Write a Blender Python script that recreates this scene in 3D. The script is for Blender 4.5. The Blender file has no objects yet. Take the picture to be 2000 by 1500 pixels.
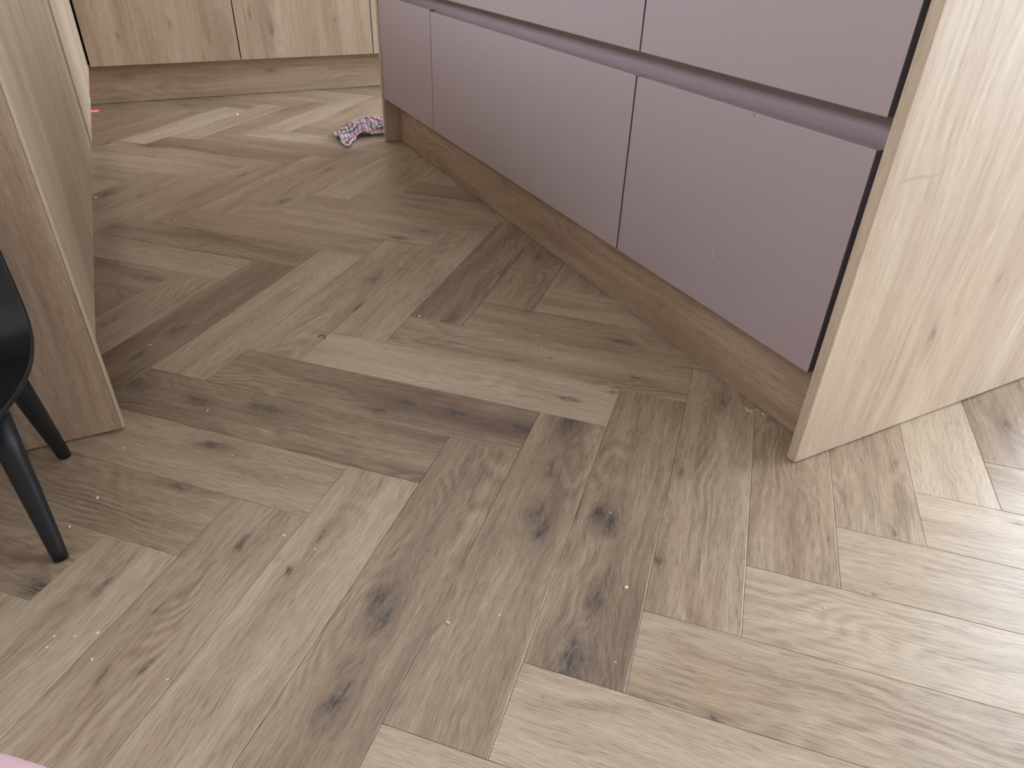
import bpy, bmesh, math, random
from mathutils import Matrix, Vector, noise
random.seed(7)
W = 0.122                      # plank width in metres; the room is laid out in plank widths, X along the island, Y across
S = math.sqrt(0.5)
scene = bpy.context.scene
col = scene.collection

# ---------------------------------------------------------------- camera
cam = bpy.data.cameras.new('camera')
cam.sensor_fit = 'HORIZONTAL'; cam.sensor_width = 36.0
cam.lens = 1364.37 / 2000 * 36.0
cam.clip_start = 0.02
camo = bpy.data.objects.new('camera', cam); col.objects.link(camo)
r0 = Vector((0.450636, 0.892271, 0.027920)); r1 = Vector((0.506018, -0.229546, -0.831417)); r2 = Vector((-0.735441, 0.388795, -0.554946))
CP = Vector((7.09214, 0.02298, 5.96979)) * W
camo.matrix_world = Matrix(((r0.x, -r1.x, -r2.x, CP.x), (r0.y, -r1.y, -r2.y, CP.y), (r0.z, -r1.z, -r2.z, CP.z), (0, 0, 0, 1)))
scene.camera = camo

# ---------------------------------------------------------------- sky, daylight, exposure
world = bpy.data.worlds.new('overcast_sky'); scene.world = world; world.use_nodes = True
bg = world.node_tree.nodes['Background']
bg.inputs[0].default_value = (0.80, 0.885, 1.0, 1); bg.inputs[1].default_value = 6.0
scene.view_settings.view_transform = 'Standard'; scene.view_settings.look = 'None'
scene.view_settings.gamma = 1.0; scene.view_settings.use_curve_mapping = False
scene.view_settings.exposure = 0.84
scene.cycles.max_bounces = 6; scene.cycles.diffuse_bounces = 5
scene.cycles.sample_clamp_indirect = 6.0
# room limits and glazed openings, in plank widths
RA0, RA1, RB0, RB1, RH = -27.6, 15.5, -6.4, 20.2, 19.7
# (wall, start, end, sill, head)
OPEN = [('garden', 0.0, 14.5, 0.4, 18.4), ('garden', -26.0, -11.0, 0.4, 18.4)]
FILL_OPEN_A = [('street', 12.5, 19.0, 0.4, 17.4)]  # unseen window added to brighten the near oak end panel
FILL_OPEN_L = [('side', -17.0, 3.0, 9.5, 15.5)]  # unseen window added as fill light on the drawer fronts
def portal(name, loc, rot, sx, sy):
    l = bpy.data.lights.new(name, 'AREA'); l.shape = 'RECTANGLE'; l.size = sx; l.size_y = sy
    l.cycles.is_portal = True
    o = bpy.data.objects.new(name, l); col.objects.link(o); o.location = loc; o.rotation_euler = rot
    return o
for _, a0, a1, z0, z1 in OPEN:
    portal('window_daylight', ((a0 + a1) / 2 * W, (RB1 + 1.2) * W, (z0 + z1) / 2 * W), (-math.pi / 2, 0, 0), (a1 - a0) * W, (z1 - z0) * W)
for _, b0, b1, z0, z1 in FILL_OPEN_A:
    portal('window_daylight', ((RA1 + 1.2) * W, (b0 + b1) / 2 * W, (z0 + z1) / 2 * W), (0, math.pi / 2, 0), (z1 - z0) * W, (b1 - b0) * W)  # sky portal for the added end panel fill

for _, a0, a1, z0, z1 in FILL_OPEN_L:
    portal('window_daylight', ((a0 + a1) / 2 * W, (RB0 - 1.2) * W, (z0 + z1) / 2 * W), (math.pi / 2, 0, 0), (a1 - a0) * W, (z1 - z0) * W)  # sky portal for the added drawer front fill

# ---------------------------------------------------------------- helpers
def tag(o, label=None, cat=None, group=None, kind=None):
    if label: o['label'] = label
    if cat: o['category'] = cat
    if group: o['group'] = group
    if kind: o['kind'] = kind
    return o
def wloc(o):
    v = Vector((0, 0, 0))
    while o is not None:
        v = v + o.location; o = o.parent
    return v
def link(name, me, mat, loc=(0, 0, 0), parent=None):
    """loc is in world metres; parents carry no rotation"""
    o = bpy.data.objects.new(name, me); col.objects.link(o)
    if mat is not None and not me.materials: me.materials.append(mat)
    v = Vector(loc)
    if parent is not None:
        v = v - wloc(parent); o.parent = parent
    o.location = v
    o['seed'] = random.random() * 10.0
    return o
def thing(name, label, cat, loc, group=None):
    o = bpy.data.objects.new(name, None); col.objects.link(o); o.location = Vector(loc) * W
    o.empty_display_size = 0.05
    return tag(o, label, cat, group)
def bm_mesh(bm, name, smooth=False):
    me = bpy.data.meshes.new(name); bm.normal_update(); bm.to_mesh(me); bm.free()
    if smooth:
        for p in me.polygons: p.use_smooth = True
    return me
def box_mesh(name, sx, sy, sz, bev=0.0, seg=1):
    bm = bmesh.new()
    bmesh.ops.create_cube(bm, size=1.0, matrix=Matrix.Diagonal((sx, sy, sz, 1)))
    if bev > 0:
        bmesh.ops.bevel(bm, geom=list(bm.edges), offset=bev, segments=seg, profile=0.5, affect='EDGES')
    return bm_mesh(bm, name)
def box(name, lo, hi, mat, parent=None, bev=0.0, seg=1):
    """axis-aligned box from lo to hi in plank widths"""
    lo = Vector(lo) * W; hi = Vector(hi) * W; d = hi - lo
    return link(name, box_mesh(name, d.x, d.y, d.z, bev, seg), mat, (lo + hi) / 2, parent)
def extrude_profile(name, pts, x0, x1, mat, parent=None, smooth=False):
    """closed (y,z) profile in plank widths, swept along X"""
    bm = bmesh.new()
    cx = (x0 + x1) / 2; cy = sum(p[0] for p in pts) / len(pts); cz = sum(p[1] for p in pts) / len(pts)
    A = [bm.verts.new(((x0 - cx) * W, (y - cy) * W, (z - cz) * W)) for y, z in pts]
    B = [bm.verts.new(((x1 - cx) * W, (y - cy) * W, (z - cz) * W)) for y, z in pts]
    n = len(pts)
    for i in range(n): bm.faces.new((A[i], A[(i + 1) % n], B[(i + 1) % n], B[i]))
    bm.faces.new(A[::-1]); bm.faces.new(B)
    bmesh.ops.recalc_face_normals(bm, faces=bm.faces)
    return link(name, bm_mesh(bm, name, smooth), mat, Vector((cx, cy, cz)) * W, parent)

# ---------------------------------------------------------------- materials
class NT:
    def __init__(self, name):
        self.mat = bpy.data.materials.new(name); self.mat.use_nodes = True
        self.t = self.mat.node_tree; self.t.nodes.clear()
        self.out = self.t.nodes.new('ShaderNodeOutputMaterial')
        self.b = self.t.nodes.new('ShaderNodeBsdfPrincipled')
        self.t.links.new(self.b.outputs[0], self.out.inputs[0])
    def put(self, sock, v):
        if hasattr(v, 'is_linked') or isinstance(v, bpy.types.NodeSocket): self.t.links.new(v, sock)
        else: sock.default_value = v
    def m(self, op, a, b=0.0, c=0.0, clamp=False):
        n = self.t.nodes.new('ShaderNodeMath'); n.operation = op; n.use_clamp = clamp
        self.put(n.inputs[0], a); self.put(n.inputs[1], b); self.put(n.inputs[2], c)
        return n.outputs[0]
    def attr(self, name, vec=False):
        n = self.t.nodes.new('ShaderNodeAttribute'); n.attribute_type = 'OBJECT'; n.attribute_name = name
        return n.outputs['Vector'] if vec else n.outputs['Fac']
    def sep(self, v):
        n = self.t.nodes.new('ShaderNodeSeparateXYZ'); self.put(n.inputs[0], v); return n.outputs
    def comb(self, x, y, z=0.0):
        n = self.t.nodes.new('ShaderNodeCombineXYZ')
        for i, v in enumerate((x, y, z)): self.put(n.inputs[i], v)
        return n.outputs[0]
    def noise(self, vec, scale=1.0, detail=2.0, rough=0.5, dist=0.0):
        n = self.t.nodes.new('ShaderNodeTexNoise'); self.put(n.inputs['Vector'], vec)
        n.inputs['Scale'].default_value = scale; n.inputs['Detail'].default_value = detail
        n.inputs['Roughness'].default_value = rough; n.inputs['Distortion'].default_value = dist
        return n.outputs['Fac']
    def step(self, v, lo, hi):
        n = self.t.nodes.new('ShaderNodeMapRange'); n.interpolation_type = 'SMOOTHSTEP'
        self.put(n.inputs['Value'], v); n.inputs['From Min'].default_value = lo; n.inputs['From Max'].default_value = hi
        return n.outputs[0]
    def mix(self, f, a, b):
        n = self.t.nodes.new('ShaderNodeMix'); n.data_type = 'RGBA'
        self.put(n.inputs[0], f); self.put(n.inputs[6], a); self.put(n.inputs[7], b)
        return n.outputs[2]
    def tex(self, which='Object'):
        return self.t.nodes.new('ShaderNodeTexCoord').outputs[which]
    def bump(self, h, strength, dist):
        n = self.t.nodes.new('ShaderNodeBump'); n.inputs['Strength'].default_value = strength; n.inputs['Distance'].default_value = dist
        self.put(n.inputs['Height'], h); self.t.links.new(n.outputs[0], self.b.inputs['Normal'])
    def set(self, **k):
        for a, v in k.items(): self.put(self.b.inputs[a.replace('_', ' ')], v)
        return self.mat
def lin(r, g, b):
    f = lambda c: (c / 255 / 12.92) if c / 255 <= 0.04045 else ((c / 255 + 0.055) / 1.055) ** 2.4
    return (f(r), f(g), f(b), 1.0)

def wood(name, axis, light, mid, dark, knot, nknots=4, rough=0.5, sc=1.0, ring=0.35, pore=0.16, contrast=1.0, bump=0.12, kstr=1.0, wobble=0.030, spec=0.5):
    """oak: grain runs along local `axis`; per-object custom values seed / tone / streak / k1..k4 (along, across, size)"""
    t = NT(name)
    x, y, z = t.sep(t.tex())
    if axis == 0: al, ac = x, t.m('ADD', y, z)
    elif axis == 1: al, ac = y, t.m('ADD', x, z)
    else: al, ac = z, t.m('ADD', x, y)
    seed = t.attr('seed'); tone = t.attr('tone'); streak = t.attr('streak')
    s1 = t.m('MULTIPLY', seed, 17.31); s2 = t.m('MULTIPLY', seed, 5.17)
    wob = t.noise(t.comb(t.m('MULTIPLY_ADD', al, 5.0 * sc, s1), t.m('MULTIPLY_ADD', ac, 14.0 * sc, s2), seed), 1, 2)
    phi = t.m('ADD', ac, t.m('MULTIPLY', t.m('SUBTRACT', wob, 0.5), wobble))
    ragged = t.noise(t.comb(t.m('MULTIPLY_ADD', al, 60.0, s1), t.m('MULTIPLY_ADD', ac, 150.0, s2), seed), 1, 3, 0.65)
    ragged = t.m('SUBTRACT', ragged, 0.5)
    wn1 = t.noise(t.comb(t.m('MULTIPLY_ADD', al, 26.0, s1), t.m('MULTIPLY_ADD', ac, 60.0, s2), seed), 1, 2, 0.6)
    wn2 = t.noise(t.comb(t.m('MULTIPLY_ADD', al, 22.0, s2), t.m('MULTIPLY_ADD', ac, 70.0, s1), seed), 1, 2, 0.6)
    wal = t.m('ADD', al, t.m('MULTIPLY', t.m('SUBTRACT', wn1, 0.5), 0.075)); wac = t.m('ADD', ac, t.m('MULTIPLY', t.m('SUBTRACT', wn2, 0.5), 0.022))
    lines = t.noise(t.comb(t.m('MULTIPLY_ADD', al, 55.0, s2), t.m('MULTIPLY_ADD', ac, 480.0, s2), seed), 1, 2, 0.7)
    core = None; halo = None
    for i in range(1, nknots + 1):
        kx, ky, kr = t.sep(t.attr('k%d' % i, True))
        dx = t.m('SUBTRACT', wal, kx); dy = t.m('SUBTRACT', wac, ky)
        kr_ = t.m('ADD', kr, 1e-5)
        ex = t.m('DIVIDE', dx, kr_); ey = t.m('DIVIDE', dy, kr_)
        ex2 = t.m('MULTIPLY', ex, ex); ey2 = t.m('MULTIPLY', ey, ey)
        on = t.m('GREATER_THAN', kr, 0.0005)
        # grain flows round the knot
        g = t.m('EXPONENT', t.m('MULTIPLY', t.m('ADD', t.m('MULTIPLY', ex2, 0.05), t.m('MULTIPLY', ey2, 0.22)), -1.0))
        g = t.m('MULTIPLY', g, on)
        phi = t.m('SUBTRACT', phi, t.m('MULTIPLY', t.m('MULTIPLY', dy, g), 0.85))
        q = t.m('ADD', t.m('MULTIPLY', ex2, 0.22), t.m('MULTIPLY', ey2, 1.1))
        q = t.m('ADD', q, t.m('MULTIPLY', ragged, 2.2))
        c = t.m('MULTIPLY', t.m('EXPONENT', t.m('MULTIPLY', q, -1.0)), on, clamp=True)
        hq = t.m('ADD', t.m('MULTIPLY', ex2, 0.025), t.m('MULTIPLY', ey2, 0.22))
        h = t.m('MULTIPLY', t.m('EXPONENT', t.m('MULTIPLY', hq, -1.0)), on)
        core = c if core is None else t.m('MAXIMUM', core, c)
        halo = h if halo is None else t.m('MAXIMUM', halo, h)
    broad = t.noise(t.comb(t.m('MULTIPLY_ADD', al, 2.4 * sc, s1), t.m('MULTIPLY_ADD', phi, 20.0 * sc, s2), seed), 1, 3, 0.55)
    med = t.noise(t.comb(t.m('MULTIPLY_ADD', al, 7.0 * sc, s2), t.m('MULTIPLY_ADD', phi, 150.0 * sc, s1), seed), 1, 3, 0.6)
    fine = t.noise(t.comb(t.m('MULTIPLY_ADD', al, 45.0, s1), t.m('MULTIPLY_ADD', phi, 900.0, s2), seed), 1, 2, 0.6)
    # cathedral growth rings, in patches
    rn = t.noise(t.comb(t.m('MULTIPLY_ADD', al, 3.2 * sc, s2), t.m('MULTIPLY_ADD', phi, 9.0 * sc, s1), seed), 1, 1.5)
    rings = t.m('SINE', t.m('MULTIPLY_ADD', rn, 95.0, t.m('MULTIPLY', phi, 260.0 * sc)))
    patch = t.step(t.noise(t.comb(t.m('MULTIPLY_ADD', al, 3.0 * sc, s1), t.m('MULTIPLY_ADD', ac, 16.0 * sc, s1), seed), 1, 1), 0.46, 0.66)
    rings = t.m('MULTIPLY', t.m('MULTIPLY', t.m('ADD', rings, -0.3), patch), ring)
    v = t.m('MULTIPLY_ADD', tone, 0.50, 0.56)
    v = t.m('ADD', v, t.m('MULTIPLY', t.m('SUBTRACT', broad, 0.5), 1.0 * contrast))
    v = t.m('ADD', v, t.m('MULTIPLY', t.m('SUBTRACT', med, 0.5), 0.70 * contrast))
    v = t.m('ADD', v, t.m('MULTIPLY', rings, 0.35))
    v = t.m('ADD', v, t.m('MULTIPLY', t.m('SUBTRACT', fine, 0.5), 0.85), clamp=True)
    c = t.mix(t.m('MULTIPLY', v, 2.0, clamp=True), dark, mid)
    c = t.mix(t.m('MULTIPLY_ADD', v, 2.0, -1.0, clamp=True), c, light)
    # dark heart streaks
    ds = t.noise(t.comb(t.m('MULTIPLY_ADD', al, 1.9 * sc, s2), t.m('MULTIPLY_ADD', phi, 17.0 * sc, s2), t.m('ADD', seed, 4.0)), 1, 3, 0.6)
    ds = t.m('MULTIPLY', t.step(ds, 0.50, 0.72), streak)
    if halo is not None: ds = t.m('ADD', ds, t.m('MULTIPLY', halo, 0.55))
    ds = t.m('MULTIPLY', ds, t.m('MULTIPLY_ADD', med, 0.9, 0.45), clamp=True)
    c = t.mix(t.m('MULTIPLY', ds, 0.80), c, dark)
    if core is not None:
        c = t.mix(t.m('MULTIPLY', core, t.m('MULTIPLY_ADD', t.step(lines, 0.35, 0.62), 0.62 * kstr, 0.22 * kstr)), c, knot)
    # open pores
    po = t.noise(t.comb(t.m('MULTIPLY_ADD', al, 34.0, s2), t.m('MULTIPLY_ADD', phi, 760.0, s1), seed), 1, 1, 0.5)
    po = t.step(po, 0.56, 0.66)
    c = t.mix(t.m('MULTIPLY', po, pore), c, knot)
    # pale flecks across the grain
    fl = t.noise(t.comb(t.m('MULTIPLY_ADD', al, 70.0, s1), t.m('MULTIPLY_ADD', ac, 260.0, s2), seed), 1, 2, 0.5, 1.5)
    c = t.mix(t.m('MULTIPLY', t.step(fl, 0.62, 0.72), 0.22), c, light)
    hgt = t.noise(t.comb(t.m('MULTIPLY', al, 38.0), t.m('MULTIPLY', ac, 820.0), seed), 1, 1, 0.6)
    if bump: t.bump(hgt, bump, 0.0006)
    rg = t.m('MULTIPLY_ADD', fine, 0.14, rough - 0.07)
    return t.set(Base_Color=c, Roughness=rg, Specular_IOR_Level=spec)

def plain(name, rgb, rough=0.5, spec=0.5, bump=0.0, bscale=400.0, var=0.0):
    t = NT(name)
    c = lin(*rgb)
    if var or bump:
        n = t.noise(t.tex(), bscale, 2, 0.6)
        if bump: t.bump(n, bump, 0.0004)
        if var:
            d = tuple(x * (1 - var) for x in c[:3]) + (1,)
            t.set(Base_Color=t.mix(n, d, c))
    if not var: t.set(Base_Color=c)
    return t.set(Roughness=rough, Specular_IOR_Level=spec)

M_floor = wood('oak_plank', 0, lin(208, 190, 166), lin(172, 150, 126), lin(116, 93, 77), lin(60, 59, 62), 4, rough=0.32, pore=0.32, spec=0.75, kstr=1.15, bump=0.2)
OAK = dict(light=lin(213, 196, 172), mid=lin(188, 166, 142), dark=lin(150, 122, 102), knot=lin(100, 76, 64), kstr=0.55, wobble=0.022)
M_oak_z = wood('cabinet_oak_upright', 2, nknots=3, rough=0.5, sc=0.6, ring=0.25, pore=0.13, contrast=1.0, bump=0.06, **OAK)
M_oak_x = wood('cabinet_oak_lengthwise', 0, nknots=3, rough=0.5, sc=0.6, ring=0.25, pore=0.13, contrast=1.0, bump=0.06, **OAK)
M_oak_y = wood('cabinet_oak_crosswise', 1, nknots=3, rough=0.5, sc=0.6, ring=0.25, pore=0.13, contrast=1.0, bump=0.06, **OAK)
M_edge = plain('pale_edging', (204, 188, 158), 0.5, 0.4, var=0.12, bscale=90)
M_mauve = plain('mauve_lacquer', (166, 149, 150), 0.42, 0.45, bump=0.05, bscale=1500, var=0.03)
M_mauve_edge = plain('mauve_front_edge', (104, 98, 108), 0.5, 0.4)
M_rail = plain('mauve_metal_rail', (158, 139, 141), 0.36, 0.5)
M_carcass = plain('carcass_board', (58, 52, 52), 0.6, 0.3)
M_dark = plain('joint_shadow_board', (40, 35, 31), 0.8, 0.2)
M_wall = plain('wall_paint', (243, 238, 230), 0.85, 0.3, bump=0.05, bscale=300)
M_ceil = plain('ceiling_paint', (247, 245, 240), 0.9, 0.2)
M_top = plain('white_worktop', (226, 224, 220), 0.25, 0.5, var=0.04, bscale=60)
M_black = plain('black_plastic', (22, 24, 27), 0.38, 0.5, bump=0.06, bscale=900)
M_blackleg = plain('black_painted_wood', (23, 27, 31), 0.48, 0.5, bump=0.10, bscale=500)
M_frame = plain('anthracite_frame', (62, 64, 68), 0.4, 0.5)
M_crumb = plain('bread_crumb', (236, 228, 206), 0.8, 0.3)
M_pink = plain('placeholder_pink', (224, 184, 192), 0.85, 0.3, bump=0.15, bscale=900, var=0.08)
M_patio = plain('patio_stone', (150, 147, 140), 0.8, 0.3, var=0.15, bscale=12)
def glass():
    t = NT('window_glass')
    tr = t.t.nodes.new('ShaderNodeBsdfTransparent'); gl = t.t.nodes.new('ShaderNodeBsdfGlossy'); gl.inputs['Roughness'].default_value = 0.02
    lw = t.t.nodes.new('ShaderNodeFresnel'); lw.inputs[0].default_value = 1.45
    mx = t.t.nodes.new('ShaderNodeMixShader'); t.t.links.new(lw.outputs[0], mx.inputs[0])
    t.t.links.new(tr.outputs[0], mx.inputs[1]); t.t.links.new(gl.outputs[0], mx.inputs[2]); t.t.links.new(mx.outputs[0], t.out.inputs[0])
    return t.mat
M_glass = glass()
def towel_mat():
    t = NT('checked_tea_towel')
    u, v, _ = t.sep(t.tex('UV'))
    def lines(c, n, w):
        f = t.m('FRACT', t.m('MULTIPLY', c, n))
        return t.m('LESS_THAN', f, w)
    base = lin(226, 216, 224)
    l = t.m('MAXIMUM', lines(u, 17.0, 0.20), lines(v, 9.0, 0.20))
    c = t.mix(t.m('MULTIPLY', l, 0.88), base, lin(92, 52, 74))
    p = t.m('MAXIMUM', lines(u, 2.7, 0.07), lines(v, 2.2, 0.08))
    c = t.mix(t.m('MULTIPLY', p, 0.75), c, lin(196, 66, 112))
    hem = t.m('MAXIMUM', t.m('LESS_THAN', v, 0.05), t.m('LESS_THAN', u, 0.03))
    c = t.mix(t.m('MULTIPLY', hem, 0.8), c, lin(214, 214, 226))
    t.bump(t.noise(t.tex('UV'), 260, 2), 0.3, 0.0008)
    return t.set(Base_Color=c, Roughness=0.9, Specular_IOR_Level=0.2)
M_towel = towel_mat()

# ---------------------------------------------------------------- room shell
def wall_with_openings(name, axis, at, thick, lo, hi, openings):
    """axis 'y': wall plane at Y=at spanning X lo..hi; axis 'x': plane at X=at spanning Y. One mesh, boxes round the openings."""
    bm = bmesh.new()
    def bx(p0, p1, z0, z1):
        if p1 - p0 < 1e-6 or z1 - z0 < 1e-6: return
        if axis == 'y': c = ((p0 + p1) / 2, at + thick / 2, (z0 + z1) / 2); d = (p1 - p0, abs(thick), z1 - z0)
        else: c = (at + thick / 2, (p0 + p1) / 2, (z0 + z1) / 2); d = (abs(thick), p1 - p0, z1 - z0)
        bmesh.ops.create_cube(bm, size=1.0, matrix=Matrix.Translation(Vector(c) * W) @ Matrix.Diagonal((d[0] * W, d[1] * W, d[2] * W, 1)))
    p = lo
    for (o0, o1, z0, z1) in sorted(openings):
        bx(p, o0, 0, RH); bx(o0, o1, 0, z0); bx(o0, o1, z1, RH); p = o1
    bx(p, hi, 0, RH)
    return tag(link(name, bm_mesh(bm, name), M_wall), kind='structure')
floor = tag(box('floor', (RA0 - 2, RB0 - 2, -1.0), (RA1 + 2, RB1 + 2, -0.060), M_dark), kind='structure')
tag(box('ceiling', (RA0 - 2, RB0 - 2, RH), (RA1 + 2, RB1 + 2, RH + 1), M_ceil), kind='structure')
wall_with_openings('wall_garden', 'y', RB1, 2.0, RA0 - 2, RA1 + 2, [o[1:] for o in OPEN])
wall_with_openings('wall_left', 'y', RB0, -2.0, RA0 - 2, RA1 + 2, [o[1:] for o in FILL_OPEN_L])
wall_with_openings('wall_back', 'x', RA0, -2.0, RB0, RB1, [])
wall_with_openings('wall_street', 'x', RA1, 2.0, RB0, RB1, [o[1:] for o in FILL_OPEN_A])
wn = 0
def window(axis, at, p0, p1, z0, z1, npanes):
    global wn; wn += 1
    def P(p, d, z): return (p, at + d, z) if axis == 'y' else (at + d, p, z)
    def bx(name, pa, pb, za, zb, d0, d1, m, par): return box(name, P(pa, d0, za), P(pb, d1, zb), m, par, 0.002)
    fr = tag(bx('window_%d' % wn, p0, p1, z0, z0 + 0.5, 0.5, 1.1, M_frame, None), kind='structure')
    bx('window_head', p0, p1, z1 - 0.5, z1, 0.5, 1.1, M_frame, fr)
    w = (p1 - p0) / npanes
    for i in range(npanes + 1):
        c = p0 + i * w; c0 = max(p0, c - 0.28); c1 = min(p1, c + 0.28)
        bx('window_stile', c0, c1, z0 + 0.5, z1 - 0.5, 0.5, 1.1, M_frame, fr)
    for i in range(npanes):
        bx('pane', p0 + i * w + 0.28, p0 + (i + 1) * w - 0.28, z0 + 0.5, z1 - 0.5, 0.78, 0.82, M_glass, fr)
for _, a0, a1, z0, z1 in OPEN: window('y', RB1, a0, a1, z0, z1, 3)
for _, b0, b1, z0, z1 in FILL_OPEN_A: window('x', RA1, b0, b1, z0, z1, 2)  # added fill window, out of view
for _, a0, a1, z0, z1 in FILL_OPEN_L: window('y', RB0 - 1.6, a0, a1, z0, z1, 2)  # extra window over the left run, added as fill
tag(box('patio_ground', (RA0 - 30, RB1 + 2.0, -1.4), (RA1 + 30, RB1 + 60, -0.4), M_patio), kind='structure')
tag(box('street_ground', (RA1 + 2.0, RB0 - 30, -1.4), (RA1 + 60, RB1 + 1.9, -0.4), M_patio), kind='structure')

# ---------------------------------------------------------------- herringbone planks
def ab(u, v): return ((u - v) * S, (u + v) * S)
FX, FC = 1364.37, (1000.0, 750.0)
def px2uv(x, y):
    """photo pixel -> where that spot lies on the floor, in plank axes"""
    d = r0 * ((x - FC[0]) / FX) + r1 * ((y - FC[1]) / FX) + r2
    t = -CP.z / d.z; p = (CP + d * t) / W
    return ((p.x + p.y) * S, (p.y - p.x) * S)
def plank_at(u, v):
    for m in range(-4, 7):
        k = math.floor(u)
        if k - 5 + 10 * m <= v < k + 10 * m: return ('B', k, m), v - (k - 2.5 + 10 * m), -(u - k - 0.5)
        vk = math.floor(v - 10 * m)
        if vk - 4 <= u < vk + 1: return ('A', vk, m), u - (vk - 1.5), v - vk - 10 * m - 0.5
    return None, 0, 0
# wood figure seen in the photograph: (x, y, knot size in plank widths)
KN = [(415, 870, .075), (352, 950, .05), (258, 748, .11), (385, 783, .07), (520, 797, .085), (738, 800, .06), (790, 785, .07), (885, 806, .06),
      (1022, 838, .085), (1110, 828, .09), (1076, 915, .055), (1045, 1000, .075), (1062, 1028, .07), (1170, 1003, .07), (1190, 1028, .08),
      (1168, 1135, .05), (1160, 1168, .07), (1130, 1262, .05), (1112, 1302, .12), (742, 1166, .085), (755, 1200, .06), (680, 1335, .045),
      (658, 1365, .07), (475, 1060, .045), (630, 1042, .035), (82, 1150, .085), (345, 645, .075), (268, 695, .06), (290, 543, .07),
      (780, 465, .05), (1215, 668, .06), (1250, 740, .05), (1110, 780, .05), (1745, 1030, .05), (1965, 828, .05), (1618, 1050, .02),
      (1195, 765, .03), (1213, 840, .035), (870, 940, .035), (950, 1385, .05), (985, 1262, .05), (1285, 1090, .03), (1330, 925, .035),
      (310, 1190, .02), (210, 1310, .02), (295, 285, .12), (210, 280, .07), (205, 380, .06), (480, 340, .05), (555, 392, .07), (642, 330, .05),
      (1410, 783, .05), (830, 452, .05), (560, 1120, .03), (280, 1310, .025), (1985, 1022, .03), (1690, 1158, .015),
      (1405, 1408, .03), (995, 705, .02), (1080, 700, .02), (900, 1280, .05), (700, 600, .05), (730, 545, .08)]
# (x, y, tone, streak)
TN = [(1250, 1000, -.32, .35), (1050, 1050, -.20, .4), (800, 1150, -.28, .45), (640, 1100, .35, .25), (430, 1150, .30, .15), (200, 1250, .12, .35),
      (1350, 1050, .0, .2), (1560, 1000, .45, .2), (1710, 950, .1, .5), (1850, 900, .62, .05), (1960, 840, -.25, .8),
      (900, 700, .42, .0), (1000, 760, .5, .0), (1000, 640, -.65, .8), (1150, 640, -.2, .6), (600, 760, -.50, .85), (400, 770, -.48, .8),
      (500, 880, .28, .12), (200, 950, .05, .4), (1500, 1250, .55, .05), (1200, 1400, .4, .1), (1750, 1130, .35, .25), (1900, 1060, .5, .1),
      (300, 670, -.70, .9), (420, 690, .12, .1), (560, 640, .1, .1), (620, 590, -.15, .6), (720, 560, .05, .3), (800, 560, .15, .2), (860, 580, .15, .2),
      (960, 560, -.5, .3), (560, 500, -.35, .2), (400, 480, -.25, .4), (330, 520, .15, .35), (250, 600, .1, .15), (640, 440, .1, .4),
      (420, 300, -.55, .7), (600, 290, -.25, .2), (700, 330, .15, .1), (560, 360, .15, .1), (450, 440, -.1, .3), (300, 440, -.45, .5), (250, 420, .1, .2),
      (800, 410, -.45, .4), (880, 425, -.1, .3), (820, 370, -.3, .3), (300, 330, .3, .1), (1100, 1480, .35, .1), (800, 1470, .4, .1),
      (1420, 900, -.05, .2), (1500, 850, -.1, .3), (350, 250, .55, .0), (600, 240, .4, .1), (260, 230, -.3, .3), (500, 220, .35, .1)]
figure = {}
for x, y, s in KN:
    key, lx, ly = plank_at(*px2uv(x, y))
    figure.setdefault(key, {}).setdefault('k', []).append((lx * W, ly * W, s * W * (1.25 if s >= 0.055 else 0.9)))
for x, y, tn, st in TN:
    key, _, _ = plank_at(*px2uv(x, y)); figure.setdefault(key, {})['t'] = (tn, st)
def plank_mesh():
    L, Wd, H, c = 5 * W - 0.0005, W - 0.0005, 0.060 * W, 0.0007
    bm = bmesh.new()
    ring = lambda dx, dy, z: [bm.verts.new((sx * (L / 2 - dx), sy * (Wd / 2 - dy), z)) for sx, sy in ((-1, -1), (1, -1), (1, 1), (-1, 1))]
    a = ring(0, 0, -H); b = ring(0, 0, -c * 0.6); t = ring(c, c, 0.0)
    for p, q in ((a, b), (b, t)):
        for i in range(4): bm.faces.new((p[i], p[(i + 1) % 4], q[(i + 1) % 4], q[i]))
    bm.faces.new(t); bm.faces.new(a[::-1])
    return bm_mesh(bm, 'plank')
PM = plank_mesh(); PM.materials.append(M_floor)
rng = random.Random(11)
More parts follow.
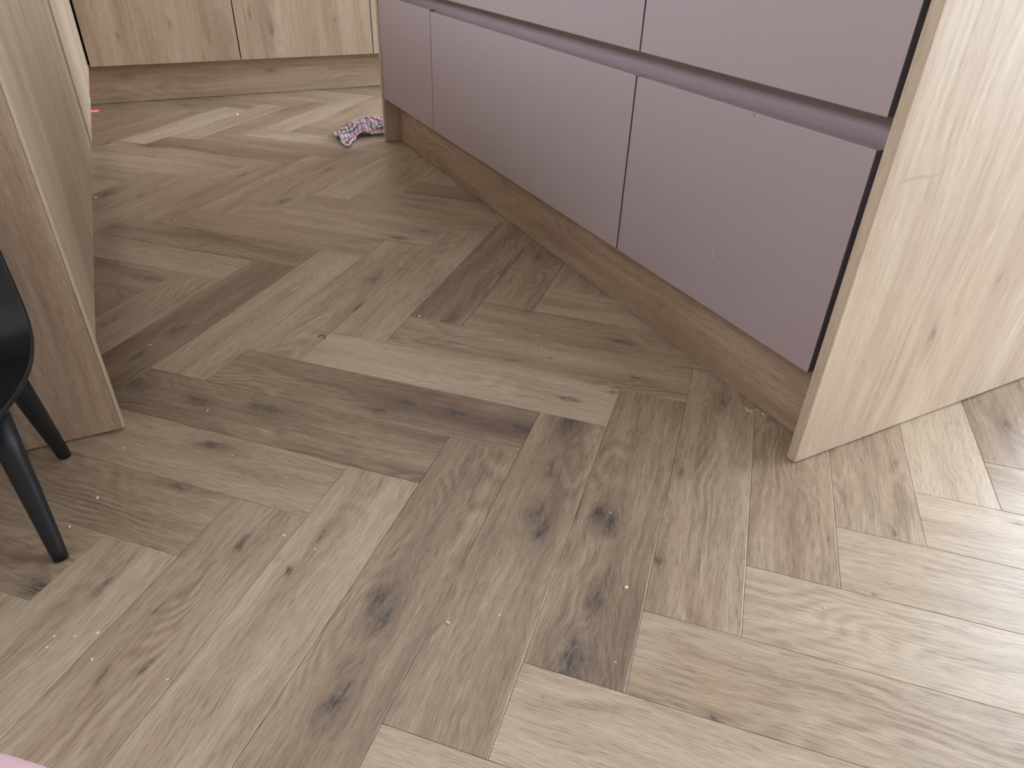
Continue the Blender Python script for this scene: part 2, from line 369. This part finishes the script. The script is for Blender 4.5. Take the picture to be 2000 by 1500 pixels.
for m in range(-4, 8):
    for k in range(-34, 34):
        for fam in 'AB':
            if fam == 'A': uc, vc, ang = k - 1.5, k + 0.5 + 10 * m, math.pi / 4
            else: uc, vc, ang = k + 0.5, k - 2.5 + 10 * m, 3 * math.pi / 4
            a, b = ab(uc, vc)
            if not (RA0 - 0.4 < a < RA1 + 0.4 and RB0 - 0.4 < b < RB1 + 0.4): continue
            if b < -4.2 and a < -4.2: continue            # under the left-hand run
            if 9.3 < b < 12.2 and -12.8 < a < 0.4: continue   # under the island
            if a < -26.0 and b < 13: continue
            o = bpy.data.objects.new('plank', PM); col.objects.link(o); o.parent = floor
            o.location = Vector((a * W, b * W, 0)) - floor.location
            o.rotation_euler = (0, 0, ang)
            fg = figure.get((fam, k, m), {})
            rng.seed(k * 7919 + m * 104729 + (fam == 'A') * 31); o['seed'] = rng.uniform(0, 20)
            tn, st = fg.get('t', (rng.uniform(-0.35, 0.45), rng.choice((.05, .15, .3, .5))))
            o['tone'] = float(tn); o['streak'] = float(st)
            ks = sorted(fg.get('k', []), key=lambda q: -q[2])[:4]
            if not fg:
                ks = [(rng.uniform(-2.2, 2.2) * W, rng.uniform(-.4, .4) * W, rng.uniform(.03, .08) * W) for _ in range(rng.choice((0, 1, 1, 2)))]
            for i in range(4): o['k%d' % (i + 1)] = list(ks[i]) if i < len(ks) else [0.0, 0.0, 0.0]

def fig(o, tone=0.0, streak=0.2, knots=()):
    """wood figure of one cabinet board; knots as (along, across, size) in plank widths from the board's middle"""
    o['tone'] = float(tone); o['streak'] = float(streak)
    for i in range(3): o['k%d' % (i + 1)] = [q * W for q in knots[i]] if i < len(knots) else [0.0, 0.0, 0.0]
    return o

# ---------------------------------------------------------------- island
IB0, IB1, IH = 6.77, 13.9, 7.3
FB = 6.81                          # face of the drawer fronts
TH = 0.15
def front(lo, hi, t):
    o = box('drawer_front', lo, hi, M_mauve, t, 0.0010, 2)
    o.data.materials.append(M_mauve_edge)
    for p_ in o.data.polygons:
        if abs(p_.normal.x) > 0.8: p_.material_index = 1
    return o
def drawer_unit(name, label, a0, a1, left_gap=0.012, right_gap=0.012, tall=0.0):
    t = thing(name, label, 'drawer unit', ((a0 + a1) / 2, (FB + IB1) / 2, 0.0), 'mauve drawer units of the island')
    box('carcass', (a0 + 0.01, FB + 0.62, 1.36), (a1 - 0.01, IB1 - 0.2, IH - 0.02), M_carcass, t)
    box('gap_shade_panel', (a0 + 0.03, FB + 0.158, 1.36), (a1 - 0.03, FB + 0.615, 3.44), M_dark, t)  # dark panels added behind the fronts to paint shade into the gaps
    box('gap_shade_panel', (a0 + 0.03, FB + 0.158, 4.74), (a1 - 0.03, FB + 0.615, 6.9), M_dark, t)
    front((a0 + left_gap, FB, 1.295), (a1 - right_gap, FB + 0.155, 4.055 + tall), t)
    front((a0 + left_gap, FB, 4.385), (a1 - right_gap, FB + 0.155, 6.95), t)
    return t
near_unit = drawer_unit('drawer_unit', 'mauve drawer unit of the island beside the pale oak end panel', -2.09, 2.215, 0.022, 0.0)
drawer_unit('drawer_unit', 'wide mauve drawer unit in the middle of the island', -10.6, -2.09)
drawer_unit('drawer_unit', 'mauve unit at the far end of the island beside the checked towel', -14.66, -10.6, 0.0, 0.012, 0.03)
# recessed curved grip rail
def rail(name, z0, z1, label):
    n = 10; pts = []
    f, d = FB + 0.165, 0.24
    outer = [(f, z0 - 0.55), (f, z0 - 0.02)]
    for i in range(n + 1):
        q = math.pi / 2 * i / n
        outer.append((f + 0.02 + (d - 0.02) * math.sin(q), z0 - 0.02 + 0.30 * (1 - math.cos(q))))
    outer += [(f + d, z1 + 0.12), (f, z1 + 0.14), (f, z1 + 0.30)]
    back = [(f + d + 0.04, z1 + 0.30), (f + d + 0.04, z0 - 0.55)]
    return tag(extrude_profile(name, outer + back, -14.655, 2.31, M_rail, None), label, 'handle rail')
rail('handle_rail', 4.04, 4.385, 'long recessed mauve grip rail between upper and lower island drawers')
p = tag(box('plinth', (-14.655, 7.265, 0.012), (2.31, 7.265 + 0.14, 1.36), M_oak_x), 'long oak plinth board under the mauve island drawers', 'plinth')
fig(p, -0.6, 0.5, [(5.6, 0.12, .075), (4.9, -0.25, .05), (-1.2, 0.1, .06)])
def end_panel(a0, a1, label, knots, tone, strip=True):
    t = thing('end_panel', label, 'end panel', ((a0 + a1) / 2, (IB0 + IB1) / 2, 0.0), 'oak end panels of the island')
    f = box('board', (a0, IB0, 0.02), (a1, IB1, IH), M_oak_z, t, 0.0015, 2); fig(f, tone, 0.25, knots)
    return t
near_panel = end_panel(2.315, 2.462, 'large pale oak end panel at the near end of the island', [(-2.2, 2.0 - 3.5, .05), (-1.55, 3.0 - 3.5, .04), (0.35, 3.6 - 3.5, .05)], 0.15)
end_panel(-14.815, -14.66, 'narrow oak end panel edge at the far end of the island', [], 0.0)
tag(box('worktop', (-15.1, IB0 - 0.25, IH), (2.75, IB1 + 0.25, IH + 0.25), M_top, None, 0.003, 2), 'white worktop slab lying along the island', 'worktop')

def scuff(pts, n, width, mat, parent, label):
    """hair-thin tapered mark lying on a surface; pts in plank widths, n the surface normal"""
    P = [Vector(p_) * W for p_ in pts]; n = Vector(n); c = sum(P, Vector()) / len(P); bm = bmesh.new(); rows = []
    for i, p_ in enumerate(P):
        d = (P[min(i + 1, len(P) - 1)] - P[max(i - 1, 0)]).normalized(); sd = d.cross(n)
        w = width * (0.15 + math.sin(math.pi * (i + 0.35) / (len(P) - 0.3)))
        rows.append([bm.verts.new(p_ - c + sd * w * q + n * h) for q, h in ((-.5, 0), (-.3, .0002), (.3, .0002), (.5, 0))])
    for A, B in zip(rows, rows[1:]):
        for j in range(3): bm.faces.new((A[j], A[j + 1], B[j + 1], B[j]))
    bmesh.ops.recalc_face_normals(bm, faces=bm.faces)
    o = link('scuff_mark', bm_mesh(bm, 'scuff_mark'), mat, c, parent); o['label'] = label
M_scuff = plain('brown_scuff', (184, 166, 152), 0.7, 0.3); M_scuffw = plain('white_scuff', (206, 200, 202), 0.7, 0.3); M_scuffd = plain('dark_scuff', (78, 68, 74), 0.7, 0.3)
scuff([(2.4625, 6.97, 3.765), (2.4625, 7.15, 3.79), (2.4625, 7.35, 3.79), (2.4625, 7.64, 3.78)], (1, 0, 0), 0.0045, M_scuff, near_panel, 'brownish scuff mark across the grain')
scuff([(2.4625, 6.81, 0.135), (2.4625, 6.815, 0.155), (2.4625, 6.82, 0.18)], (1, 0, 0), 0.003, M_scuffw, near_panel, 'small white chip at the foot')
scuff([(0.389, 6.8095, 4.044), (0.41, 6.8095, 4.03), (0.444, 6.8095, 4.0)], (0, -1, 0), 0.0012, M_scuffd, near_unit, 'short dark mark below the grip')
scuff([(0.184, 6.8095, 2.178), (0.19, 6.8095, 2.1), (0.204, 6.8095, 2.03)], (0, -1, 0), 0.0012, M_scuffw, near_unit, 'faint white scuff')

# ---------------------------------------------------------------- run of oak cabinets on the left
LB = -1.13
def left_unit(label, a0, a1, tone, knots, zb=1.30, proud=0.0):
    t = thing('base_cabinet', label, 'cabinet', ((a0 + a1) / 2, -3.6, 0.0), 'oak base cabinets of the left run')
    box('carcass', (a0 + 0.01, -6.3, 1.36), (a1 - 0.01, LB - 0.17, 7.28), M_carcass, t)
    d = box('door', (a0 + 0.012, LB - 0.155, zb), (a1 - 0.10 * (proud > 0) - 0.012, LB + proud, 7.0), M_oak_z, t, 0.001, 1)
    fig(d, tone, 0.8, knots)
left_unit('wide oak cabinet front next to the small black chair', -12.12, -2.16, 0.2, [(0.5, 1.0, .05)])
left_unit('oak cabinet front in the middle of the left run', -17.3, -12.12, 0.25, [], 1.29, 0.028)
left_unit('oak cabinet front at the inner corner beside the red light spot', -22.42, -17.3, 0.15, [], 1.26)
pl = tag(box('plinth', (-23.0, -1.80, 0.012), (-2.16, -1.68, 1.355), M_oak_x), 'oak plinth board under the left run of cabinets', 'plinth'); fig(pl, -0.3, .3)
ep = thing('end_panel', 'oak end panel standing behind the small black chair', 'end panel', (-2.08, -3.7, 0))
f = box('board', (-2.135, -6.35, 0.03), (-2.00, LB - 0.028, 7.28), M_oak_z, ep, 0.001); fig(f, -0.5, 0.35, [(-1.55, 1.95, .06), (-0.2, 1.7, .05)])
box('edge_strip', (-2.14, LB - 0.027, 0.03), (-1.997, LB + 0.010, 7.28), M_edge, ep, 0.0015, 2)
tag(box('worktop', (-23.0, -6.35, 7.30), (-1.8, LB + 0.25, 7.55), M_top, None, 0.003, 2), 'white worktop slab lying on the left run', 'worktop')
# dishwasher floor light under the corner cabinet: a red beam straight down
sp = bpy.data.lights.new('status_beam', 'SPOT'); sp.color = (1.0, 0.05, 0.10); sp.energy = 6.0; sp.spot_size = math.radians(14); sp.spot_blend = 0.3; sp.shadow_soft_size = 0.001
spo = bpy.data.objects.new('status_beam', sp); col.objects.link(spo); spo.location = Vector((-22.0, -1.31, 1.30)) * W

# ---------------------------------------------------------------- tall oak units along the back
BA = -22.5
def tall_unit(label, b0, b1, tone, knots, g0=0.02, g1=0.02):
    t = thing('tall_cabinet', label, 'cabinet', ((BA - 5) / 1 + 2.5, (b0 + b1) / 2, 0.0), 'tall oak cabinets along the back')
    box('carcass', (RA0 + 0.05, b0 + 0.01, 1.37), (BA - 0.17, b1 - 0.01, 17.6), M_dark, t)
    d = box('door', (BA - 0.155, b0 + g0, 1.315), (BA, b1 - g1, 17.5), M_oak_z, t, 0.001); fig(d, tone, 0.7, knots)
tall_unit('tall oak door at the back beside the left corner', -1.06, 3.885, -0.05, [(-7.2, -1.3, .03), (-6.9, 0.4, .04), (-7.3, 1.6, .03)], 0.0)
tall_unit('tall oak door at the back beside the mauve island', 3.885, 8.94, 0.05, [(-7.1, -1.2, .04), (-6.6, -1.9, .03), (-6.9, 1.2, .03)])
tall_unit('pale oak cabinet at the back mostly hidden by the island', 8.94, 13.9, 0.5, [])
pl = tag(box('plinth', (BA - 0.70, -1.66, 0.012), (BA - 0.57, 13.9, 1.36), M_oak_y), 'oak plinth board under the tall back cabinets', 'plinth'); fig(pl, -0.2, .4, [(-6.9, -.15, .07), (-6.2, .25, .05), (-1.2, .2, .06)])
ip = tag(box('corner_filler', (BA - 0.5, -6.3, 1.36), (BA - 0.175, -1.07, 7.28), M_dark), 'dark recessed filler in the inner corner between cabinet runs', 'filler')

# ---------------------------------------------------------------- child's chair
def tube_mesh(name, pts, seg=20, cap=0.25):
    """pts: (x, y, z, r) in plank widths relative to the origin given by the caller; ends rounded"""
    bm = bmesh.new(); rings = []
    P = [Vector(q[:3]) * W for q in pts]; Rr = [q[3] * W for q in pts]
    d = (P[-1] - P[0]).normalized(); ux = d.orthogonal().normalized(); uy = d.cross(ux)
    seq = []
    for i in range(4):
        q = math.pi / 2 * i / 4
        seq.append((P[0] + d * (Rr[0] * cap * (1 - math.sin(q))), Rr[0] * (1 - cap + cap * math.sin(q)) if True else 0))
    seq[0] = (P[0], Rr[0] * (1 - cap))
    for p_, r_ in zip(P[1:], Rr[1:]): seq.append((p_, r_))
    for p_, r_ in seq:
        rings.append([bm.verts.new(p_ + (ux * math.cos(2 * math.pi * j / seg) + uy * math.sin(2 * math.pi * j / seg)) * r_) for j in range(seg)])
    for A, B in zip(rings, rings[1:]):
        for j in range(seg): bm.faces.new((A[j], A[(j + 1) % seg], B[(j + 1) % seg], B[j]))
    bm.faces.new(rings[0][::-1]); bm.faces.new(rings[-1])
    bmesh.ops.recalc_face_normals(bm, faces=bm.faces)
    me = bm_mesh(bm, name, True)
    return me
CA, CB = -0.75, -2.74              # middle of the chair
ch = thing('child_chair', 'small black moulded plastic chair with tapered legs at the left edge', 'chair', (CA, CB, 0))
def shell_mesh():
    NU, NV = 46, 28
    # side profile (a, z) from front lip over the seat and up the back
    prof = [(0.62, 1.60), (0.56, 1.74), (0.40, 1.82), (0.10, 1.83), (-0.35, 1.79), (-0.80, 1.76), (-1.15, 1.80), (-1.42, 1.92), (-1.58, 2.15), (-1.66, 2.5), (-1.72, 2.95), (-1.77, 3.4), (-1.80, 3.8), (-1.82, 4.15)]
    half = [0.52, 0.80, 0.94, 1.07, 1.14, 1.16, 1.165, 1.16, 1.15, 1.13, 1.10, 1.03, 0.86, 0.40]
    def samp(arr, s):
        x = s * (len(arr) - 1); i = min(int(x), len(arr) - 2); f = x - i
        p0 = arr[max(i - 1, 0)]; p1 = arr[i]; p2 = arr[i + 1]; p3 = arr[min(i + 2, len(arr) - 1)]
        cr = lambda a, b, c, d: 0.5 * ((2 * b) + (-a + c) * f + (2 * a - 5 * b + 4 * c - d) * f * f + (-a + 3 * b - 3 * c + d) * f ** 3)
        if isinstance(p1, tuple): return tuple(cr(*q) for q in zip(p0, p1, p2, p3))
        return cr(p0, p1, p2, p3)
    bm = bmesh.new(); g = []
    for i in range(NU + 1):
        s = i / NU; a, z = samp(prof, s); h = samp(half, s)
        a2, z2 = samp(prof, min(1, s + 0.01)); a1, z1 = samp(prof, max(0, s - 0.01))
        tx, tz = a2 - a1, z2 - z1; l = math.hypot(tx, tz) or 1; nx, nz = tz / l, -tx / l      # towards the sitter
        row = []
        for j in range(NV + 1):
            v = -1 + 2 * j / NV
            cu = 0.17 * abs(v) ** 3.0 * min(1, s * 6) * (1.0 if s < 0.55 else 1.0 - 0.5 * (s - 0.55) / 0.45)
            row.append(bm.verts.new(((a + nx * cu - CA) * W, (h * v) * W, (z + nz * cu) * W)))
        g.append(row)
    for i in range(NU):
        for j in range(NV): bm.faces.new((g[i][j], g[i + 1][j], g[i + 1][j + 1], g[i][j + 1]))
    bmesh.ops.recalc_face_normals(bm, faces=bm.faces)
    return bm_mesh(bm, 'seat_shell', True)
sh = link('seat_shell', shell_mesh(), M_black, Vector((CA, CB, 0)) * W, ch)
md = sh.modifiers.new('thick', 'SOLIDIFY'); md.thickness = 0.055 * W; md.offset = 0
bv = sh.modifiers.new('soft', 'BEVEL'); bv.width = 0.012 * W; bv.segments = 2; bv.limit_method = 'ANGLE'
for fa, ta in ((0.215, -0.16), (-1.72, -1.22)):
    for sgn in (1, -1):
        by = 0.895 * sgn; ty = 0.80 * sgn
        pts = [(fa, by, 0.004, .078)] + [(fa + (ta - fa) * q, by + (ty - by) * q, 0.004 + 1.70 * q, .080 + .055 * q) for q in (.08, .25, .5, .75, 1.0)]
        base = Vector(pts[0][:3])
        me = tube_mesh('leg', [(x - base.x, y - base.y, z - base.z, r) for x, y, z, r in pts])
        link('leg', me, M_blackleg, (base + Vector((0, CB, 0))) * W, ch)
box('seat_bracket', (-1.25, CB - 0.78, 1.60), (0.0, CB + 0.78, 1.70), M_black, ch, 0.003, 2)

# ---------------------------------------------------------------- made-up pink seat standing in for an unidentified blur, lower left corner
pf = thing('placeholder', 'made-up pale pink seat standing in for an unidentified pink blur at the bottom left corner', 'placeholder', (5.96, -1.90, 0))
def lathe(name, prof, seg=48):
    bm = bmesh.new(); rs = []
    for r, z in prof: rs.append([bm.verts.new((r * W * math.cos(2 * math.pi * j / seg), r * W * math.sin(2 * math.pi * j / seg), z * W)) for j in range(seg)])
    for A, B in zip(rs, rs[1:]):
        for j in range(seg): bm.faces.new((A[j], A[(j + 1) % seg], B[(j + 1) % seg], B[j]))
    bm.faces.new(rs[0][::-1]); bm.faces.new(rs[-1])
    bmesh.ops.recalc_face_normals(bm, faces=bm.faces)
    return bm_mesh(bm, name, True)
PR = 1.40
link('body', lathe('body', [(PR - .15, 0.02), (PR - .03, 0.08), (PR, .3), (PR + .03, 1.5), (PR, 2.7), (PR - .02, 2.86)]), M_pink, Vector((5.96, -1.90, 0)) * W, pf)
link('seat_pad', lathe('seat_pad', [(PR - .06, 2.90), (PR - .01, 2.98), (PR, 3.10), (PR - .06, 3.22), (PR - .22, 3.32), (PR - .5, 3.38), (.6, 3.42), (.05, 3.43)]), M_pink, Vector((5.96, -1.90, 0)) * W, pf)
def torus(name, R, r, seg=48, k=8):
    bm = bmesh.new(); g = [[bm.verts.new(((R + r * math.cos(q)) * math.cos(p_), (R + r * math.cos(q)) * math.sin(p_), r * math.sin(q))) for q in [2 * math.pi * j / k for j in range(k)]] for p_ in [2 * math.pi * i / seg for i in range(seg)]]
    for i in range(seg):
        for j in range(k): bm.faces.new((g[i][j], g[(i + 1) % seg][j], g[(i + 1) % seg][(j + 1) % k], g[i][(j + 1) % k]))
    bmesh.ops.recalc_face_normals(bm, faces=bm.faces)
    return bm_mesh(bm, name, True)
link('piping', torus('piping', (PR - .02) * W, .04 * W), M_pink, Vector((5.96, -1.90, 2.88)) * W, pf)

# ---------------------------------------------------------------- crumpled tea towel
def towel():
    NS, NTT = 90, 56
    bm = bmesh.new(); uvl = bm.loops.layers.uv.new('UVMap'); g = []
    for i in range(NS + 1):
        s = i / NS; row = []
        # spine from the flared left end to the part hidden behind the island
        b = 5.42 + 2.25 * s
        fan = max(0.0, 1 - s / 0.42)
        half = 0.40 + 0.22 * fan ** 1.2 + 0.05 * math.sin(9 * s)
        mid = -15.72 + 0.25 * fan + 0.06 * math.sin(6 * s + 1)
        for j in range(NTT + 1):
            q = -1 + 2 * j / NTT                 # -1 far side, +1 near side
            a = mid + half * q + 0.05 * noise.noise(Vector((s * 7, q * 3, 2.0)))
            sm = min(1, max(0, (s - 0.05) / 0.35)); sm = sm * sm * (3 - 2 * sm)
            env = (1 - abs(q) ** 2.6) * (0.17 + 0.13 * sm)
            if s < 0.12: env *= 0.35 + 0.65 * s / 0.12
            fold = 0.17 * math.sin(5.2 * q + 5 * s + 2.2 * noise.noise(Vector((s * 3.2, q * 1.5, 0)))) + 0.10 * noise.noise(Vector((s * 6.5, q * 4.0, 5.0))) + 0.05 * noise.noise(Vector((s * 15, q * 9.0, 9.0)))
            z = 0.03 + max(0.0, env + fold * (0.35 + env * 1.6) * (1 - 0.6 * abs(q) ** 4))
            # near hem lifted over a hollow
            if q > 0.45 and 0.20 < s < 0.50:
                lift = math.sin(math.pi * (s - 0.20) / 0.30) * (q - 0.45) / 0.55
                z += 0.12 * lift; a -= 0.16 * lift
            # the corner that points at the camera
            tip = math.exp(-((s - 0.045) / 0.07) ** 2) * max(0, q) ** 3
            a += 0.42 * tip; z = z * (1 - 0.6 * tip) + 0.02
            row.append((bm.verts.new(((a + 15.6) * W, (b - 6.5) * W + 0.04 * W * noise.noise(Vector((s * 8, q * 5, 3))), z * W)), s, j / NTT))
        g.append(row)
    for i in range(NS):
        for j in range(NTT):
            q4 = (g[i][j], g[i + 1][j], g[i + 1][j + 1], g[i][j + 1])
            f_ = bm.faces.new([x[0] for x in q4])
            for lp, x in zip(f_.loops, q4): lp[uvl].uv = (x[1], x[2])
    bmesh.ops.recalc_face_normals(bm, faces=bm.faces)
    me = bm_mesh(bm, 'tea_towel', True)
    o = link('tea_towel', me, M_towel, Vector((-15.6, 6.5, 0.01)) * W)
    md = o.modifiers.new('thick', 'SOLIDIFY'); md.thickness = 0.0015; md.offset = 1
    return tag(o, 'crumpled red and white checked tea towel on the floor by the island', 'tea towel')
towel()

# ---------------------------------------------------------------- crumbs
CR = [(819, 619, 7), (293, 674, 4), (406, 803, 5), (816, 753, 4), (555, 1047, 7), (615, 1073, 4), (242, 876, 5), (454, 890, 4), (380, 631, 4), (190, 974, 7),
      (1477, 801, 5), (1490, 810, 5), (1377, 790, 4), (1192, 1002, 4), (1223, 1148, 8), (875, 1217, 8), (975, 1203, 5), (1202, 1294, 4), (191, 1237, 6), (147, 1243, 5),
      (106, 1244, 4), (92, 1265, 4), (180, 1288, 5), (327, 1328, 5), (136, 1030, 5), (1051, 655, 4), (1057, 680, 4), (463, 225, 5), (187, 388, 6), (1610, 1188, 4)]
CL = [
    'bright white crumb on the aisle floor above the long pale plank',
    'nearer of two tiny crumbs on the dark plank beside the left end panel',
    'tiny crumb on the dark knotted plank near the left end panel',
    'tiny crumb on the lower edge of the long pale plank',
    'pale crumb on a light plank right of a small knot, lower left floor',
    'tiny crumb just right of and below the pale crumb on lower left floor',
    'tiny crumb by the bottom corner of the left end panel',
    'tiny crumb just right of the round dark knot on the left floor',
    'farther of two tiny crumbs on the dark plank beside the left end panel',
    'pale crumb on the floor between the two black chair legs',
    'pale crumb touching the island plinth beside the white shaving',
    'pale crumb at the foot of the island plinth nearest the end panel',
    'tiny crumb on the floor left of the white shaving by the plinth',
    'tiny white crumb on the dark knot left of the near end panel',
    'pale crumb right of the split knot in the middle foreground',
    'bright crumb between the two darkest foreground planks',
    'tiny crumb just right of the bright crumb in the foreground',
    'tiny crumb right of the big dark knot at a plank end',
    'rightmost crumb of the row of three at the lower left',
    'middle crumb of the row of three at the lower left',
    'leftmost crumb of the row of three at the lower left',
    'tiny crumb just below the left end of the row of three crumbs',
    'tiny crumb below the right end of the row of three crumbs',
    'tiny crumb near the bottom edge right of the lower left crumbs',
    'tiny crumb above the foot of the front chair leg',
    'farther of two tiny crumbs on the dark plank by the island plinth',
    'nearer of two tiny crumbs on the dark plank by the island plinth',
    'tiny crumb on the far floor left of the checked tea towel',
    'pale crumb at the bottom edge of the left cabinet fronts',
    'tiny crumb on the bright floor below the near end panel']
def crumb_mesh(k):
    bm = bmesh.new(); bmesh.ops.create_icosphere(bm, subdivisions=1, radius=1.0)
    r = random.Random(k)
    for v in bm.verts: v.co *= r.uniform(0.7, 1.2)
    return bm_mesh(bm, 'crumb')
CM = [crumb_mesh(k) for k in range(4)]
for me in CM: me.materials.append(M_crumb)
for i, (x, y, s) in enumerate(CR):
    u, v = px2uv(x, y); a, b = ab(u, v)
    dist = (Vector((a, b, 0)) * W - CP).length
    r = s * 0.5 * dist / FX
    o = bpy.data.objects.new('crumb', CM[i % 4]); col.objects.link(o)
    o.scale = (r * 1.2, r * 0.8, r * 0.6); o.rotation_euler = (0, 0, i * 1.7); o.location = (a * W, b * W, r * 0.45)
    tag(o, CL[i], 'crumb', 'pale crumbs scattered over the floor')
def wire(name, pts, rad, mat, label, cat):
    cu = bpy.data.curves.new(name, 'CURVE'); cu.dimensions = '3D'; cu.bevel_depth = rad; cu.bevel_resolution = 1
    sp_ = cu.splines.new('POLY'); sp_.points.add(len(pts) - 1)
    for q, p_ in zip(sp_.points, pts): q.co = (*p_, 1)
    tmp = bpy.data.objects.new(name, cu); col.objects.link(tmp)
    me = bpy.data.meshes.new_from_object(tmp.evaluated_get(bpy.context.evaluated_depsgraph_get()))
    bpy.data.objects.remove(tmp)
    c = sum((Vector(p_) for p_ in pts), Vector()) / len(pts)
    me.transform(Matrix.Translation(-c)); me.materials.clear()
    return tag(link(name, me, mat, c), label, cat)
def floor_path(pix, z): return [tuple(Vector((*ab(*px2uv(x, y)), 0)) * W + Vector((0, 0, z))) for x, y in pix]
wire('wood_shaving', floor_path([(1456, 797), (1458, 801), (1463, 804), (1470, 805)], 0.0012), 0.0010, M_crumb, 'thin curled white shaving beside the island plinth', 'shaving')
wire('hair', floor_path([(622, 659), (625, 656), (629, 655), (633, 656), (635, 660), (634, 664)], 0.0008), 0.0006, M_dark, 'short curled dark hair on the floor near the pale plank', 'hair')
